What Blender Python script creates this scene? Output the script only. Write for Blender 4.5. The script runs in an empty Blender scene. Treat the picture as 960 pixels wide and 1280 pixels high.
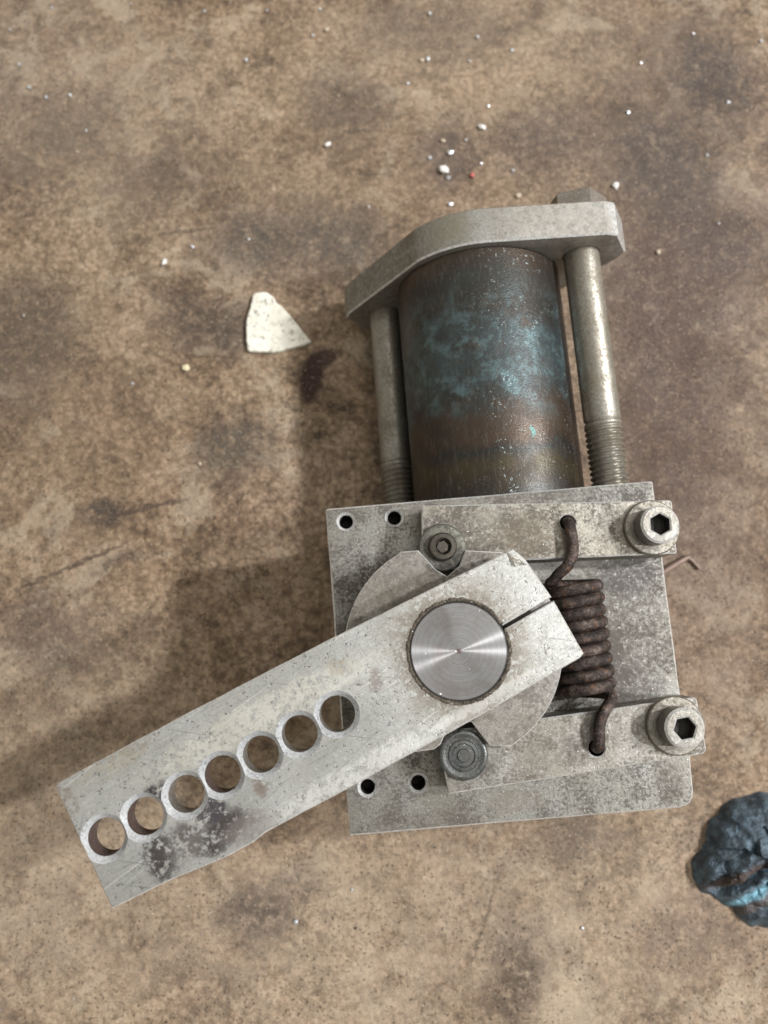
import bpy, bmesh, math, random
from mathutils import Vector, Matrix, noise as mnoise

random.seed(11)
MM = 0.001
scene = bpy.context.scene
COL = scene.collection

# ------------------------------------------------------------------ camera
TILT = 9.5
cam_data = bpy.data.cameras.new("camera")
cam = bpy.data.objects.new("camera", cam_data)
COL.objects.link(cam)
cam.location = (0, 0, 0.267)
cam.rotation_euler = (math.radians(TILT), 0, 0)
cam_data.sensor_fit = 'VERTICAL'
cam_data.sensor_height = 36.0
cam_data.lens = 26.18
cam_data.clip_start = 0.005
cam_data.clip_end = 50
cam_data.dof.use_dof = True
cam_data.dof.focus_distance = 0.194
cam_data.dof.aperture_fstop = 11.0
scene.camera = cam

# ------------------------------------------------------------------ light
world = bpy.data.worlds.new("World")
scene.world = world
world.use_nodes = True
bg = world.node_tree.nodes["Background"]
bg.inputs[0].default_value = (1.0, 0.955, 0.84, 1)
bg.inputs[1].default_value = 0.44


def area(name, az, slope, dist, size, power, color):
    """a bright opening of the workshop, or the added overhead fill: az in degrees from +X, slope = horizontal run per unit of height"""
    d = Vector((math.cos(math.radians(az)) * slope, math.sin(math.radians(az)) * slope, 1.0)).normalized()
    l = bpy.data.lights.new(name, 'AREA')
    l.shape = 'DISK'
    l.size = size
    l.energy = power
    l.color = color
    o = bpy.data.objects.new(name, l)
    COL.objects.link(o)
    tgt = Vector((0.02, 0.02, 0.03))
    o.location = tgt + d * dist
    o.rotation_euler = (-d).to_track_quat('-Z', 'Y').to_euler()
    return o


area("doorway_light", 15, 0.98, 1.6, 0.075, 18.5, (0.99, 0.99, 1.0))
area("window_light", -3, 0.93, 1.6, 0.075, 14.5, (0.99, 0.99, 1.0))
area("overhead_fill", 25, 0.30, 2.2, 1.2, 8.0, (1.0, 0.985, 0.95))  # added soft fill from overhead, stands for no known source

scene.view_settings.view_transform = 'Standard'
scene.view_settings.look = 'None'
scene.view_settings.exposure = 0.18
scene.view_settings.gamma = 1.0
scene.view_settings.use_curve_mapping = False


# ------------------------------------------------------------------ node helpers
class NB:
    def __init__(self, name):
        self.m = bpy.data.materials.new(name)
        self.m.use_nodes = True
        self.t = self.m.node_tree
        self.n = self.t.nodes
        self.p = self.n["Principled BSDF"]
        tc = self.n.new("ShaderNodeTexCoord")
        s = self.n.new("ShaderNodeVectorMath")
        s.operation = 'SCALE'
        s.inputs[3].default_value = 1000.0
        self.link(tc.outputs["Object"], s.inputs[0])
        self.co = s.outputs[0]           # object coordinates in millimetres

    def link(self, a, b):
        self.t.links.new(a, b)

    def put(self, sock, v):
        if hasattr(v, "links"):
            self.link(v, sock)
        elif isinstance(v, (tuple, list)) and len(v) == 3 and sock.type == 'RGBA':
            sock.default_value = (*v, 1)
        else:
            sock.default_value = v

    def mapping(self, loc=(0, 0, 0), rot=0.0, scale=(1, 1, 1), vec=None):
        """(vec - loc) rotated by -rot about Z, then scaled"""
        a = self.n.new("ShaderNodeMapping")
        a.vector_type = 'TEXTURE'
        a.inputs["Location"].default_value = loc
        a.inputs["Rotation"].default_value = (0, 0, rot)
        a.inputs["Scale"].default_value = tuple(1.0 / s for s in scale)
        self.link(vec if vec is not None else self.co, a.inputs["Vector"])
        return a.outputs[0]

    def noise(self, scale, detail=4, rough=0.55, dist=0.0, vec=None, color=False):
        a = self.n.new("ShaderNodeTexNoise")
        a.inputs["Scale"].default_value = scale
        a.inputs["Detail"].default_value = detail
        a.inputs["Roughness"].default_value = rough
        a.inputs["Distortion"].default_value = dist
        self.link(vec if vec is not None else self.co, a.inputs["Vector"])
        return a.outputs["Color" if color else "Fac"]

    def voronoi(self, scale, vec=None, out="Distance", rnd=1.0):
        a = self.n.new("ShaderNodeTexVoronoi")
        a.inputs["Scale"].default_value = scale
        a.inputs["Randomness"].default_value = rnd
        self.link(vec if vec is not None else self.co, a.inputs["Vector"])
        return a.outputs[out]

    def step(self, v, lo, hi, a=0.0, b=1.0):
        r = self.n.new("ShaderNodeMapRange")
        r.interpolation_type = 'SMOOTHSTEP'
        r.clamp = True
        self.put(r.inputs[0], v)
        for i, x in enumerate((lo, hi, a, b)):
            r.inputs[1 + i].default_value = x
        return r.outputs[0]

    def math(self, op, a, b=0.0, clamp=False):
        r = self.n.new("ShaderNodeMath")
        r.operation = op
        r.use_clamp = clamp
        self.put(r.inputs[0], a)
        self.put(r.inputs[1], b)
        return r.outputs[0]

    def mix(self, f, a, b, mode='MIX'):
        r = self.n.new("ShaderNodeMix")
        r.data_type = 'RGBA'
        r.blend_type = mode
        r.clamp_factor = True
        self.put(r.inputs[0], f)
        self.put(r.inputs[6], a)
        self.put(r.inputs[7], b)
        return r.outputs[2]

    def ramp(self, f, stops):
        r = self.n.new("ShaderNodeValToRGB")
        e = r.color_ramp.elements
        while len(e) < len(stops):
            e.new(0.5)
        for i, (p, c) in enumerate(stops):
            e[i].position = p
            e[i].color = (*c, 1) if len(c) == 3 else c
        self.put(r.inputs[0], f)
        return r.outputs[0]

    def wobble(self, scale=0.25, amp=3.0):
        """the millimetre coordinates pushed about by noise: edges of stains wander"""
        c = self.noise(scale, 4, 0.6, color=True)
        s = self.n.new("ShaderNodeVectorMath")
        s.operation = 'SUBTRACT'
        self.link(c, s.inputs[0])
        s.inputs[1].default_value = (0.5, 0.5, 0.5)
        k = self.n.new("ShaderNodeVectorMath")
        k.operation = 'SCALE'
        self.link(s.outputs[0], k.inputs[0])
        k.inputs[3].default_value = amp * 2
        ad = self.n.new("ShaderNodeVectorMath")
        ad.operation = 'ADD'
        self.link(self.co, ad.inputs[0])
        self.link(k.outputs[0], ad.inputs[1])
        return ad.outputs[0]

    def blob(self, x, y, rx, ry, rot=0.0, soft=0.5, vec=None):
        """0..1 mask of an elliptic patch (millimetres, seen from above)"""
        v = self.mapping((x, y, 0), math.radians(rot), (1 / rx, 1 / ry, 0.0001), vec)
        l = self.n.new("ShaderNodeVectorMath")
        l.operation = 'LENGTH'
        self.link(v, l.inputs[0])
        return self.step(l.outputs["Value"], 1.0 + soft * 0.5, 1.0 - soft * 0.5)

    def bump(self, h, strength, dist):
        b = self.n.new("ShaderNodeBump")
        b.inputs["Strength"].default_value = strength
        b.inputs["Distance"].default_value = dist
        self.link(h, b.inputs["Height"])
        self.link(b.outputs[0], self.p.inputs["Normal"])

    def out(self, col, rough, metal, spec=0.5):
        self.put(self.p.inputs["Base Color"], col)
        self.put(self.p.inputs["Roughness"], rough)
        self.put(self.p.inputs["Metallic"], metal)
        self.p.inputs["Specular IOR Level"].default_value = spec
        return self.m


def grimy_metal(name, base, rough=0.42, metal=0.75, grime=0.5, gscale=0.12, gcol=(0.085, 0.07, 0.055),
                pit=0.35, brush=None, brush_amt=0.18, blobs=(), specks=0.25, tint=(1, 0.96, 0.88), grit=0.6, sharp=(0.30, 0.64)):
    """worn machined metal: cloudy tone, pits, fine scratches, oily grime and pale dust specks.
    blobs: (x, y, rx, ry, rot, colour, strength)"""
    b = NB(name)
    cloud = b.noise(gscale * 0.6, 5, 0.6)
    c = b.mix(b.step(cloud, 0.32, 0.68), tuple(x * 0.80 * t for x, t in zip(base, tint)), base)
    fine = b.noise(1.5, 4, 0.8)
    c = b.mix(b.step(fine, 0.42, 0.66, 0, grit), c, tuple(x * 0.42 for x in base))
    lite = b.noise(1.2, 4, 0.8, vec=b.mapping((13, 2, 5)))
    c = b.mix(b.step(lite, 0.52, 0.68, 0, grit * 0.8), c, tuple(min(0.9, x * 1.5) for x in base))
    if brush is not None:
        v = b.mapping((0, 0, 0), math.radians(brush), (0.06, 4.5, 1.0))
        s = b.noise(1.0, 5, 0.7, vec=v)
        c = b.mix(b.step(s, 0.45, 0.7, 0, brush_amt), c, tuple(x * 0.45 for x in base))
        v2 = b.mapping((3, 7, 0), math.radians(brush + 9), (0.03, 1.6, 1.0))
        s2 = b.noise(1.0, 2, 0.5, vec=v2)
        c = b.mix(b.step(s2, 0.66, 0.70, 0, brush_amt), c, tuple(min(1, x * 1.35) for x in base))
        for (dx, da, lo) in ((11, -34, 0.70), (23, 52, 0.71), (37, 14, 0.69)):
            v3 = b.mapping((dx, dx * 2, 0), math.radians(brush + da), (0.045, 2.2, 1.0))
            c = b.mix(b.step(b.noise(1.0, 1, 0.5, vec=v3), lo, lo + 0.03, 0, brush_amt), c, tuple(x * 0.35 for x in base))
    # oily grime in clouds that break up into grains
    g1 = b.noise(gscale, 6, 0.65)
    g2 = b.noise(1.1, 4, 0.75)
    gm = b.math('ADD', b.math('MULTIPLY', g1, 0.52), b.math('MULTIPLY', g2, 0.48))
    gmask = b.step(gm, 0.465, 0.585, 0, grime)
    c = b.mix(gmask, c, gcol)
    # small dark pits
    pv = b.noise(0.9, 2, 0.9)
    pm = b.step(pv, 0.60, 0.66, 0, pit)
    c = b.mix(pm, c, (0.05, 0.04, 0.035))
    wv = b.wobble(0.35, 2.2)
    for (x, y, rx, ry, rot, colr, st) in blobs:
        k = b.blob(x, y, rx, ry, rot, 0.7, wv)
        br = b.step(b.noise(0.6, 5, 0.72), *sharp)
        k = b.math('MULTIPLY', b.math('MULTIPLY', k, br), st)
        c = b.mix(k, c, colr)
        gmask = b.math('MAXIMUM', gmask, b.math('MULTIPLY', k, 0.6))
    if specks:
        m = b.step(b.noise(1.7, 2, 0.6, vec=b.mapping((5, 11, 17))), 0.66, 0.76)
        c = b.mix(b.math('MULTIPLY', m, specks * 1.6, True), c, (0.72, 0.70, 0.65))
    r = b.math('ADD', rough, b.math('MULTIPLY', gmask, 0.35), True)
    r = b.math('ADD', r, b.math('MULTIPLY', b.math('SUBTRACT', cloud, 0.5), 0.25), True)
    mt = b.math('MULTIPLY', b.math('SUBTRACT', 1.0, gmask), metal)
    h = b.math('SUBTRACT', b.math('ADD', b.math('MULTIPLY', fine, 0.5), b.noise(0.8, 3, 0.6)),
               b.math('MULTIPLY', pm, 0.8))
    b.bump(h, 0.35, 0.00016)
    return b.out(c, r, mt)


# ------------------------------------------------------------------ mesh helpers
def finish(name, bm, mat, parent=None, angle=32, loc=None):
    bmesh.ops.recalc_face_normals(bm, faces=bm.faces[:])
    for e in bm.edges:
        e.smooth = not (len(e.link_faces) == 2 and e.calc_face_angle(0) > math.radians(angle))
    for f in bm.faces:
        f.smooth = True
    me = bpy.data.meshes.new(name)
    bm.to_mesh(me)
    bm.free()
    for m_ in (mat if isinstance(mat, (list, tuple)) else [mat]):
        me.materials.append(m_)
    o = bpy.data.objects.new(name, me)
    COL.objects.link(o)
    if parent is not None:
        o.parent = parent
        base = Vector((0, 0, 0))
        q = parent
        while q is not None:
            base += q.location
            q = q.parent
        o.location = -base if loc is None else Vector(loc) - base
    elif loc is not None:
        o.location = loc
    return o


def circle(x, y, r, n=40, ph=0.0):
    return [(x + r * math.cos(2 * math.pi * i / n + ph), y + r * math.sin(2 * math.pi * i / n + ph)) for i in range(n)]


def area2(p):
    return sum(p[i][0] * p[(i + 1) % len(p)][1] - p[(i + 1) % len(p)][0] * p[i][1] for i in range(len(p)))


def inset(p, d):
    """offset a CCW outline inwards by d (mitred)"""
    n = len(p)
    out = []
    for i in range(n):
        a, b, c = Vector(p[i - 1]), Vector(p[i]), Vector(p[(i + 1) % n])
        e1 = (b - a).normalized()
        e2 = (c - b).normalized()
        n1 = Vector((-e1.y, e1.x))
        n2 = Vector((-e2.y, e2.x))
        m = (n1 + n2)
        k = m.length_squared
        m = m * (2.0 / k) if k > 0.3 else n1
        out.append(tuple(b + m * d))
    return out


def rounded(p, rad, n=4):
    """round the corners of an outline; rad is one number or a list"""
    out = []
    N = len(p)
    for i in range(N):
        r = rad[i] if isinstance(rad, (list, tuple)) else rad
        a, b, c = Vector(p[i - 1]), Vector(p[i]), Vector(p[(i + 1) % N])
        if r <= 0:
            out.append(tuple(b))
            continue
        u = (a - b).normalized()
        w = (c - b).normalized()
        for k in range(n + 1):
            t = k / n
            q = (b + u * r) * (1 - t) ** 2 + b * 2 * t * (1 - t) + (b + w * r) * t ** 2
            out.append(tuple(q))
    return out


def ragged(p, every, amp, seed=0, closed=True):
    """subdivide an outline and nudge it: hand-cut, nicked edges"""
    rng = random.Random(seed)
    out = []
    for i in range(len(p) if closed else len(p) - 1):
        a, b = Vector(p[i]), Vector(p[(i + 1) % len(p)])
        k = max(1, int((b - a).length / every))
        d = (b - a).normalized()
        nn = Vector((-d.y, d.x))
        for j in range(k):
            q = a + (b - a) * (j / k)
            if j:
                q = q + nn * rng.uniform(-amp, amp)
            out.append(tuple(q))
    return out


def prism(outline, z0, z1, bev=0.3, holes=(), blind=None, topjit=0.0):
    """solid plate in millimetres; holes: (points, chamfer). blind: depth of blind holes"""
    bm = bmesh.new()
    if area2(outline) < 0:
        outline = outline[::-1]

    def loop(pts, z):
        return [bm.verts.new((x * MM, y * MM, z * MM)) for x, y in pts]

    def edges(l):
        res = []
        for i in range(len(l)):
            e = bm.edges.get((l[i], l[(i + 1) % len(l)]))
            res.append(e or bm.edges.new((l[i], l[(i + 1) % len(l)])))
        return res

    def band(a, b, mi=0):
        n = len(a)
        for i in range(n):
            bm.faces.new((a[i], a[(i + 1) % n], b[(i + 1) % n], b[i])).material_index = mi

    ins = inset(outline, bev) if bev else outline
    if bev:
        top = loop(ins, z1)
        mid = loop(outline, z1 - bev)
        low = loop(outline, z0 + bev)
        bot = loop(ins, z0)
        band(top, mid, 1); band(mid, low); band(low, bot)
    else:
        top = loop(outline, z1); bot = loop(outline, z0)
        band(top, bot)
    te, be = edges(top), edges(bot)
    for pts, c in holes:
        if area2(pts) > 0:
            pts = pts[::-1]
        big = inset(pts, c) if c else pts
        a = loop(big, z1)
        te += edges(a)
        if c:
            m = loop(pts, z1 - c)
            band(a, m, 1)
            a = m
        if blind:
            m = loop(pts, z1 - blind)
            band(a, m, 2)
            bm.faces.new(m).material_index = 2
        else:
            m = loop(pts, z0)
            band(a, m)
            be += edges(m)
    if holes:
        bmesh.ops.triangle_fill(bm, edges=te, use_beauty=True)
    else:
        bm.faces.new(top)
    if holes and not blind:
        bmesh.ops.triangle_fill(bm, edges=be, use_beauty=True)
    else:
        bm.faces.new(bot)
    return bm


def lathe(profile, segs=48, mtx=None, close=True):
    """profile (r, z) in mm, from one end to the other, around Z"""
    bm = bmesh.new()
    rings = []
    for r, z in profile:
        if r < 1e-6:
            rings.append([bm.verts.new((0, 0, z * MM))])
        else:
            rings.append([bm.verts.new((x * MM, y * MM, z * MM)) for x, y in circle(0, 0, r, segs)])
    for a, b in zip(rings, rings[1:]):
        for i in range(segs):
            j = (i + 1) % segs
            if len(a) == 1 and len(b) == 1:
                continue
            if len(a) == 1:
                bm.faces.new((a[0], b[i], b[j]))
            elif len(b) == 1:
                bm.faces.new((a[i], a[j], b[0]))
            else:
                bm.faces.new((a[i], a[j], b[j], b[i]))
    if mtx is not None:
        bm.transform(mtx)
    return bm


def tube(path, radius, segs=14, radii=None, caps=True):
    """sweep a circle (mm) along a list of Vector points (mm)"""
    bm = bmesh.new()
    n = len(path)
    t0 = (path[1] - path[0]).normalized()
    up = Vector((0, 0, 1)) if abs(t0.z) < 0.9 else Vector((1, 0, 0))
    u = t0.cross(up).normalized()
    rings = []
    for i in range(n):
        t = (path[min(i + 1, n - 1)] - path[max(i - 1, 0)]).normalized()
        u = (u - t * u.dot(t)).normalized()
        w = t.cross(u)
        r = radii[i] if radii else radius
        rings.append([bm.verts.new((path[i] + (u * math.cos(2 * math.pi * k / segs) + w * math.sin(2 * math.pi * k / segs)) * r) * MM)
                      for k in range(segs)])
    for a, b in zip(rings, rings[1:]):
        for k in range(segs):
            bm.faces.new((a[k], a[(k + 1) % segs], b[(k + 1) % segs], b[k]))
    if caps:
        bm.faces.new(rings[0]); bm.faces.new(rings[-1])
    return bm


def smooth_path(pts, n=10):
    """Catmull-Rom through points"""
    P = [Vector(p) for p in pts]
    P = [P[0] * 2 - P[1]] + P + [P[-1] * 2 - P[-2]]
    out = []
    for i in range(1, len(P) - 2):
        for k in range(n):
            t = k / n
            a, b, c, d = P[i - 1], P[i], P[i + 1], P[i + 2]
            out.append(0.5 * ((2 * b) + (c - a) * t + (2 * a - 5 * b + 4 * c - d) * t * t + (3 * b - a - 3 * c + d) * t ** 3))
    out.append(P[-2])
    return out


def tag(o, label=None, category=None, group=None, kind=None):
    if label: o["label"] = label
    if category: o["category"] = category
    if group: o["group"] = group
    if kind: o["kind"] = kind
    return o


# ================================================================== floor
def floor_material():
    b = NB("floor_concrete")
    big = b.noise(0.010, 5, 0.6)
    mid = b.noise(0.055, 6, 0.62, 0.3)
    sml = b.noise(0.28, 6, 0.68)
    fin = b.noise(1.3, 4, 0.7)
    f = b.math('ADD', b.math('MULTIPLY', mid, 0.38), b.math('MULTIPLY', sml, 0.40))
    f = b.math('ADD', f, b.math('MULTIPLY', fin, 0.22))
    c = b.ramp(f, [(0.37, (0.060, 0.042, 0.028)), (0.445, (0.170, 0.117, 0.072)),
                   (0.51, (0.292, 0.207, 0.134)), (0.58, (0.377, 0.281, 0.191)), (0.67, (0.50, 0.405, 0.295))])
    # worn grains of aggregate with darker dirt between them
    wg = b.wobble(0.5, 1.3)
    cell = b.voronoi(0.50, wg)
    grain = b.noise(0.75, 5, 0.75, vec=b.mapping((17, 5, 2)))
    gap = b.math('ADD', b.math('MULTIPLY', cell, 0.55), b.math('MULTIPLY', grain, 0.75))
    c = b.mix(b.step(gap, 0.58, 0.78, 0, 0.52), c, b.mix(1.0, c, (0.36, 0.32, 0.28), 'MULTIPLY'))
    c = b.mix(b.step(gap, 0.52, 0.34, 0, 0.5), c, (0.47, 0.375, 0.27))
    hue = b.noise(0.018, 3, 0.5, vec=b.mapping((90, 40, 3)))
    c = b.mix(b.step(hue, 0.42, 0.62, 0, 0.5), c, b.mix(1.0, c, (0.95, 0.93, 0.98), 'MULTIPLY'))
    c = b.mix(b.step(big, 0.40, 0.62, 0, 0.6), c, b.mix(1.0, c, (0.76, 0.69, 0.64), 'MULTIPLY'))
    # irregular blotches: dirty ones with hard edges, pale rubbed ones
    bl = b.noise(0.030, 9, 0.72, 0.6, vec=b.mapping((140, 33, 5)))
    c = b.mix(b.step(bl, 0.53, 0.61, 0, 0.62), c, b.mix(1.0, c, (0.40, 0.36, 0.34), 'MULTIPLY'))
    pl = b.noise(0.036, 9, 0.72, 0.5, vec=b.mapping((20, 210, 9)))
    c = b.mix(b.step(pl, 0.53, 0.63, 0, 0.50), c, (0.42, 0.342, 0.252))
    sm = b.noise(0.11, 8, 0.75, 0.8, vec=b.mapping((7, 70, 2)))
    c = b.mix(b.step(sm, 0.57, 0.64, 0, 0.60), c, b.mix(1.0, c, (0.36, 0.32, 0.30), 'MULTIPLY'))
    # broad paler and darker areas
    wb = b.wobble(0.02, 30.0)
    br0 = b.step(b.noise(0.12, 6, 0.75, vec=b.mapping((5, 60, 1))), 0.30, 0.62, 0.25, 1.0)
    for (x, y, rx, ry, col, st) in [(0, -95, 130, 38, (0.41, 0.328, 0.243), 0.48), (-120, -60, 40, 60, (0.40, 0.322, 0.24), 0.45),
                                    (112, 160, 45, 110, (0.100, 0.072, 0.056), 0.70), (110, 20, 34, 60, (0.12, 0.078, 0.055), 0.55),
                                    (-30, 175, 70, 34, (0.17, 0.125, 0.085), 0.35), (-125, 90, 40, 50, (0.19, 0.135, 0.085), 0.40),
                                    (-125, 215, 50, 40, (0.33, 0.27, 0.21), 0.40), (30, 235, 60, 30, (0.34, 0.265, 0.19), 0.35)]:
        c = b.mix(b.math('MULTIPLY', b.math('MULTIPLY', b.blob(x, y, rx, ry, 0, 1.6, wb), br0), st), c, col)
    # oil and soot soaked into the concrete
    wv = b.wobble(0.07, 11.0)
    wf = b.wobble(0.45, 2.0)
    breakup = b.step(b.noise(0.24, 6, 0.78), 0.30, 0.55)
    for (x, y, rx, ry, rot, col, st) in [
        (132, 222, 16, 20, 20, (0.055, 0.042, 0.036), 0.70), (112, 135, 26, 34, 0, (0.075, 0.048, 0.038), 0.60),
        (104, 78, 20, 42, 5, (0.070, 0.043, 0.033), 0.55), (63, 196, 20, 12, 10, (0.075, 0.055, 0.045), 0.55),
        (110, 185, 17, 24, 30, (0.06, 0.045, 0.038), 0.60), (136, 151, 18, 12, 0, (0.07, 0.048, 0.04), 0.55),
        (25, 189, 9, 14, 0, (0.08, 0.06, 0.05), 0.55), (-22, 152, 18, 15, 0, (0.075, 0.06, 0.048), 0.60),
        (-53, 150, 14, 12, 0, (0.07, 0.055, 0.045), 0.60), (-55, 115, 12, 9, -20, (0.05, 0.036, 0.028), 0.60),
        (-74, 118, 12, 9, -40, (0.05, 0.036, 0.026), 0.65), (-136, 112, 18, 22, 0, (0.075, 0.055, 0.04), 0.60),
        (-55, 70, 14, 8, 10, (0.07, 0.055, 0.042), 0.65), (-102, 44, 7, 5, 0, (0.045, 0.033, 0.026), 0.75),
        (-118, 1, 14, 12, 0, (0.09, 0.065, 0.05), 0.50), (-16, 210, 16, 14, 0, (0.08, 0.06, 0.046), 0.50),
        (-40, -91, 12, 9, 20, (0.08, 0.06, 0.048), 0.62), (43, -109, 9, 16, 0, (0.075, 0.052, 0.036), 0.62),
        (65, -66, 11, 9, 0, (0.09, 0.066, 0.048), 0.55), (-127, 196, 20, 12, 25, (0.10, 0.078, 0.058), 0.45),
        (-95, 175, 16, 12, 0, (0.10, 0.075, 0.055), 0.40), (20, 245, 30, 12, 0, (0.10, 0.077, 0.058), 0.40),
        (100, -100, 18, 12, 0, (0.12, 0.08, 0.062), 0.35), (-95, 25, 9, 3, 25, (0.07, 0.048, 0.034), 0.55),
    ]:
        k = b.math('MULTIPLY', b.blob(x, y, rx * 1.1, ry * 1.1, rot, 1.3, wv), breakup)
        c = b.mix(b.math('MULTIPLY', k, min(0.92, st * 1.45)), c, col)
    # thin scratches and the dark red spill beside the white shard
    for (x, y, rx, ry, rot, col, st) in [
        (-87, 46, 16, 0.9, 12, (0.055, 0.035, 0.025), 0.8), (-112, 25, 22, 0.8, 24, (0.06, 0.04, 0.028), 0.75),
        (-78, 155, 12, 0.7, 8, (0.06, 0.042, 0.03), 0.6), (33, -95, 14, 0.7, 70, (0.06, 0.045, 0.03), 0.5),
        (-27.0, 96.0, 4.2, 10.5, -10, (0.030, 0.008, 0.006), 0.97), (-22.5, 103.5, 5.0, 3.6, 20, (0.035, 0.012, 0.008), 0.9),
    ]:
        c = b.mix(b.math('MULTIPLY', b.blob(x, y, rx, ry, rot, 0.6, wf), st), c, col)
    # grains: dark pores and pale sand
    pore = b.step(b.noise(0.85, 3, 0.7), 0.575, 0.66, 0, 0.85)
    pore = b.math('MULTIPLY', pore, b.step(b.noise(0.05, 4, 0.6, vec=b.mapping((50, 9, 0))), 0.34, 0.58, 0.25, 1.0))
    c = b.mix(pore, c, (0.040, 0.028, 0.020))
    sand = b.step(b.noise(0.95, 3, 0.8, vec=b.mapping((31, 7, 3))), 0.58, 0.70, 0, 0.55)
    c = b.mix(sand, c, (0.52, 0.41, 0.30))
    r = b.step(mid, 0.3, 0.7, 0.75, 0.52)
    h = b.math('ADD', b.math('MULTIPLY', sml, 1.0), b.math('MULTIPLY', fin, 0.35))
    h = b.math('SUBTRACT', h, b.math('MULTIPLY', pore, 0.35))
    b.bump(h, 0.8, 0.0009)
    return b.out(c, r, 0.0, 0.4)


bm = bmesh.new()
bmesh.ops.create_grid(bm, x_segments=8, y_segments=8, size=1.5)
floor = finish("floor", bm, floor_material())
tag(floor, "stained brown concrete workshop floor", kind="structure")

# ================================================================== the mechanism
PT = 60.0            # plate top above the floor
mech = bpy.data.objects.new("clamp_mechanism", None)
COL.objects.link(mech)
mech.location = (0.035, 0.0, 0.0)
tag(mech, "grimy metal clamp mechanism with drilled lever, rusty spring and dark tube on the floor", "mechanism")

BROWN = (0.075, 0.055, 0.042)
DARK = (0.045, 0.036, 0.033)
PALE = (0.72, 0.71, 0.68)

m_plate = grimy_metal("plate_metal", (0.27, 0.265, 0.245), 0.42, 0.65, 0.85, 0.09, (0.065, 0.054, 0.043), 0.6, None, 0, [
    (64, 0, 15, 25, 0, (0.085, 0.072, 0.06), 0.9), (58, 14, 18, 6, 0, (0.10, 0.09, 0.075), 0.6),
    (68, 17, 8, 5, 0, (0.07, 0.065, 0.065), 0.7), (62, -12, 10, 6, 0, (0.09, 0.08, 0.07), 0.6),
    (76, -38, 4, 5, 0, BROWN, 0.7), (35, -43, 8, 3, 5, (0.13, 0.10, 0.075), 0.55), (8, -48, 10, 2.2, 5, BROWN, 0.5),
    (30, 38, 26, 3.5, 5, (0.11, 0.095, 0.08), 0.6), (62, 41, 16, 4, 5, (0.09, 0.085, 0.075), 0.6),
    (-12, 2, 3, 3, 0, DARK, 0.6)], 0.5)
m_block = grimy_metal("block_metal", (0.30, 0.29, 0.27), 0.5, 0.6, 0.7, 0.10)
m_arm_u = grimy_metal("upper_arm_metal", (0.35, 0.335, 0.30), 0.40, 0.65, 0.88, 0.12, (0.075, 0.062, 0.047), 0.55, 2, 0.25, [
    (30, 27, 14, 7, 0, (0.13, 0.11, 0.085), 0.75), (40, 25, 9, 7, 0, (0.12, 0.095, 0.065), 0.7),
    (14, 29, 4, 3, 0, DARK, 0.8), (19, 24, 8, 7, 0, (0.06, 0.05, 0.042), 0.7), (62, 28, 6, 7, 0, (0.12, 0.10, 0.075), 0.6), (25, 21, 7, 2.5, 20, DARK, 0.7)], 0.55)
m_arm_l = grimy_metal("lower_arm_metal", (0.35, 0.34, 0.315), 0.40, 0.65, 0.85, 0.12, (0.075, 0.064, 0.05), 0.55, 8, 0.25, [
    (46, -27, 12, 6, 10, (0.13, 0.11, 0.085), 0.75), (62, -22, 10, 6, 8, (0.12, 0.10, 0.08), 0.55),
    (36, -34, 5, 3, 8, (0.12, 0.10, 0.08), 0.6), (50, -28, 4, 4, 0, DARK, 0.6), (22, -30, 8, 7, 0, (0.07, 0.062, 0.055), 0.6)], 0.5)
m_cam = grimy_metal("cam_metal", (0.265, 0.25, 0.23), 0.45, 0.6, 0.6, 0.2, (0.10, 0.085, 0.07), 0.35, None, 0, [
    (6, 12, 9, 4, 30, (0.13, 0.11, 0.08), 0.6), (14, 18, 3, 3, 0, DARK, 0.7), (20, -20, 3, 3, 0, DARK, 0.9)], 0.3)
m_lever = grimy_metal("lever_metal", (0.48, 0.485, 0.47), 0.36, 0.65, 0.34, 0.10, (0.15, 0.13, 0.10), 0.6, 27.5, 0.6, [
    (-52, -50, 3.4, 5.8, 20, (0.042, 0.035, 0.034), 1.0), (-41, -45, 10, 4.4, 27, (0.085, 0.072, 0.064), 0.9),
    (-40, -39.8, 3.8, 3.4, 0, (0.045, 0.04, 0.045), 1.0), (-37.5, -45, 3, 6, -40, (0.045, 0.037, 0.034), 0.95),
    (-52.5, -36.4, 3.8, 2.6, 15, (0.03, 0.024, 0.027), 1.0), (-32, -44, 6, 3, 27, (0.15, 0.13, 0.12), 0.7),
    (-47, -45, 3, 1.5, 0, (0.09, 0.075, 0.07), 0.8), (-29, -35, 1.6, 2.6, 20, (0.13, 0.09, 0.07), 0.8),
    (-11, -7, 2.5, 2, 0, (0.16, 0.11, 0.07), 0.7), (-2, -10, 1.8, 3, 0, (0.14, 0.10, 0.08), 0.6),
    (-60, -26, 6, 1.2, 27, (0.14, 0.11, 0.08), 0.5), (-74, -38, 2, 4, 20, (0.15, 0.11, 0.08), 0.6),
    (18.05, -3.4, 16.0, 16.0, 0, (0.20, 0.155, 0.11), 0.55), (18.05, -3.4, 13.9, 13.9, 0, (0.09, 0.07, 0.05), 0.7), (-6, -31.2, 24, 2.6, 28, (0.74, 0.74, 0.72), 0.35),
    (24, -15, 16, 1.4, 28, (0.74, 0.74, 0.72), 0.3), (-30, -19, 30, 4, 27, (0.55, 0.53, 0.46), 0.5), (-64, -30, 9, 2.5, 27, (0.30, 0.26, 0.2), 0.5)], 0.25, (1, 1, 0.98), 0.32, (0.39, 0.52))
m_sink = grimy_metal("countersink_metal", (0.66, 0.68, 0.70), 0.30, 0.45, 0.12, 0.3, (0.14, 0.11, 0.09), 0.5, None, 0, (), 0.1, (1, 1, 1))
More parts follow.
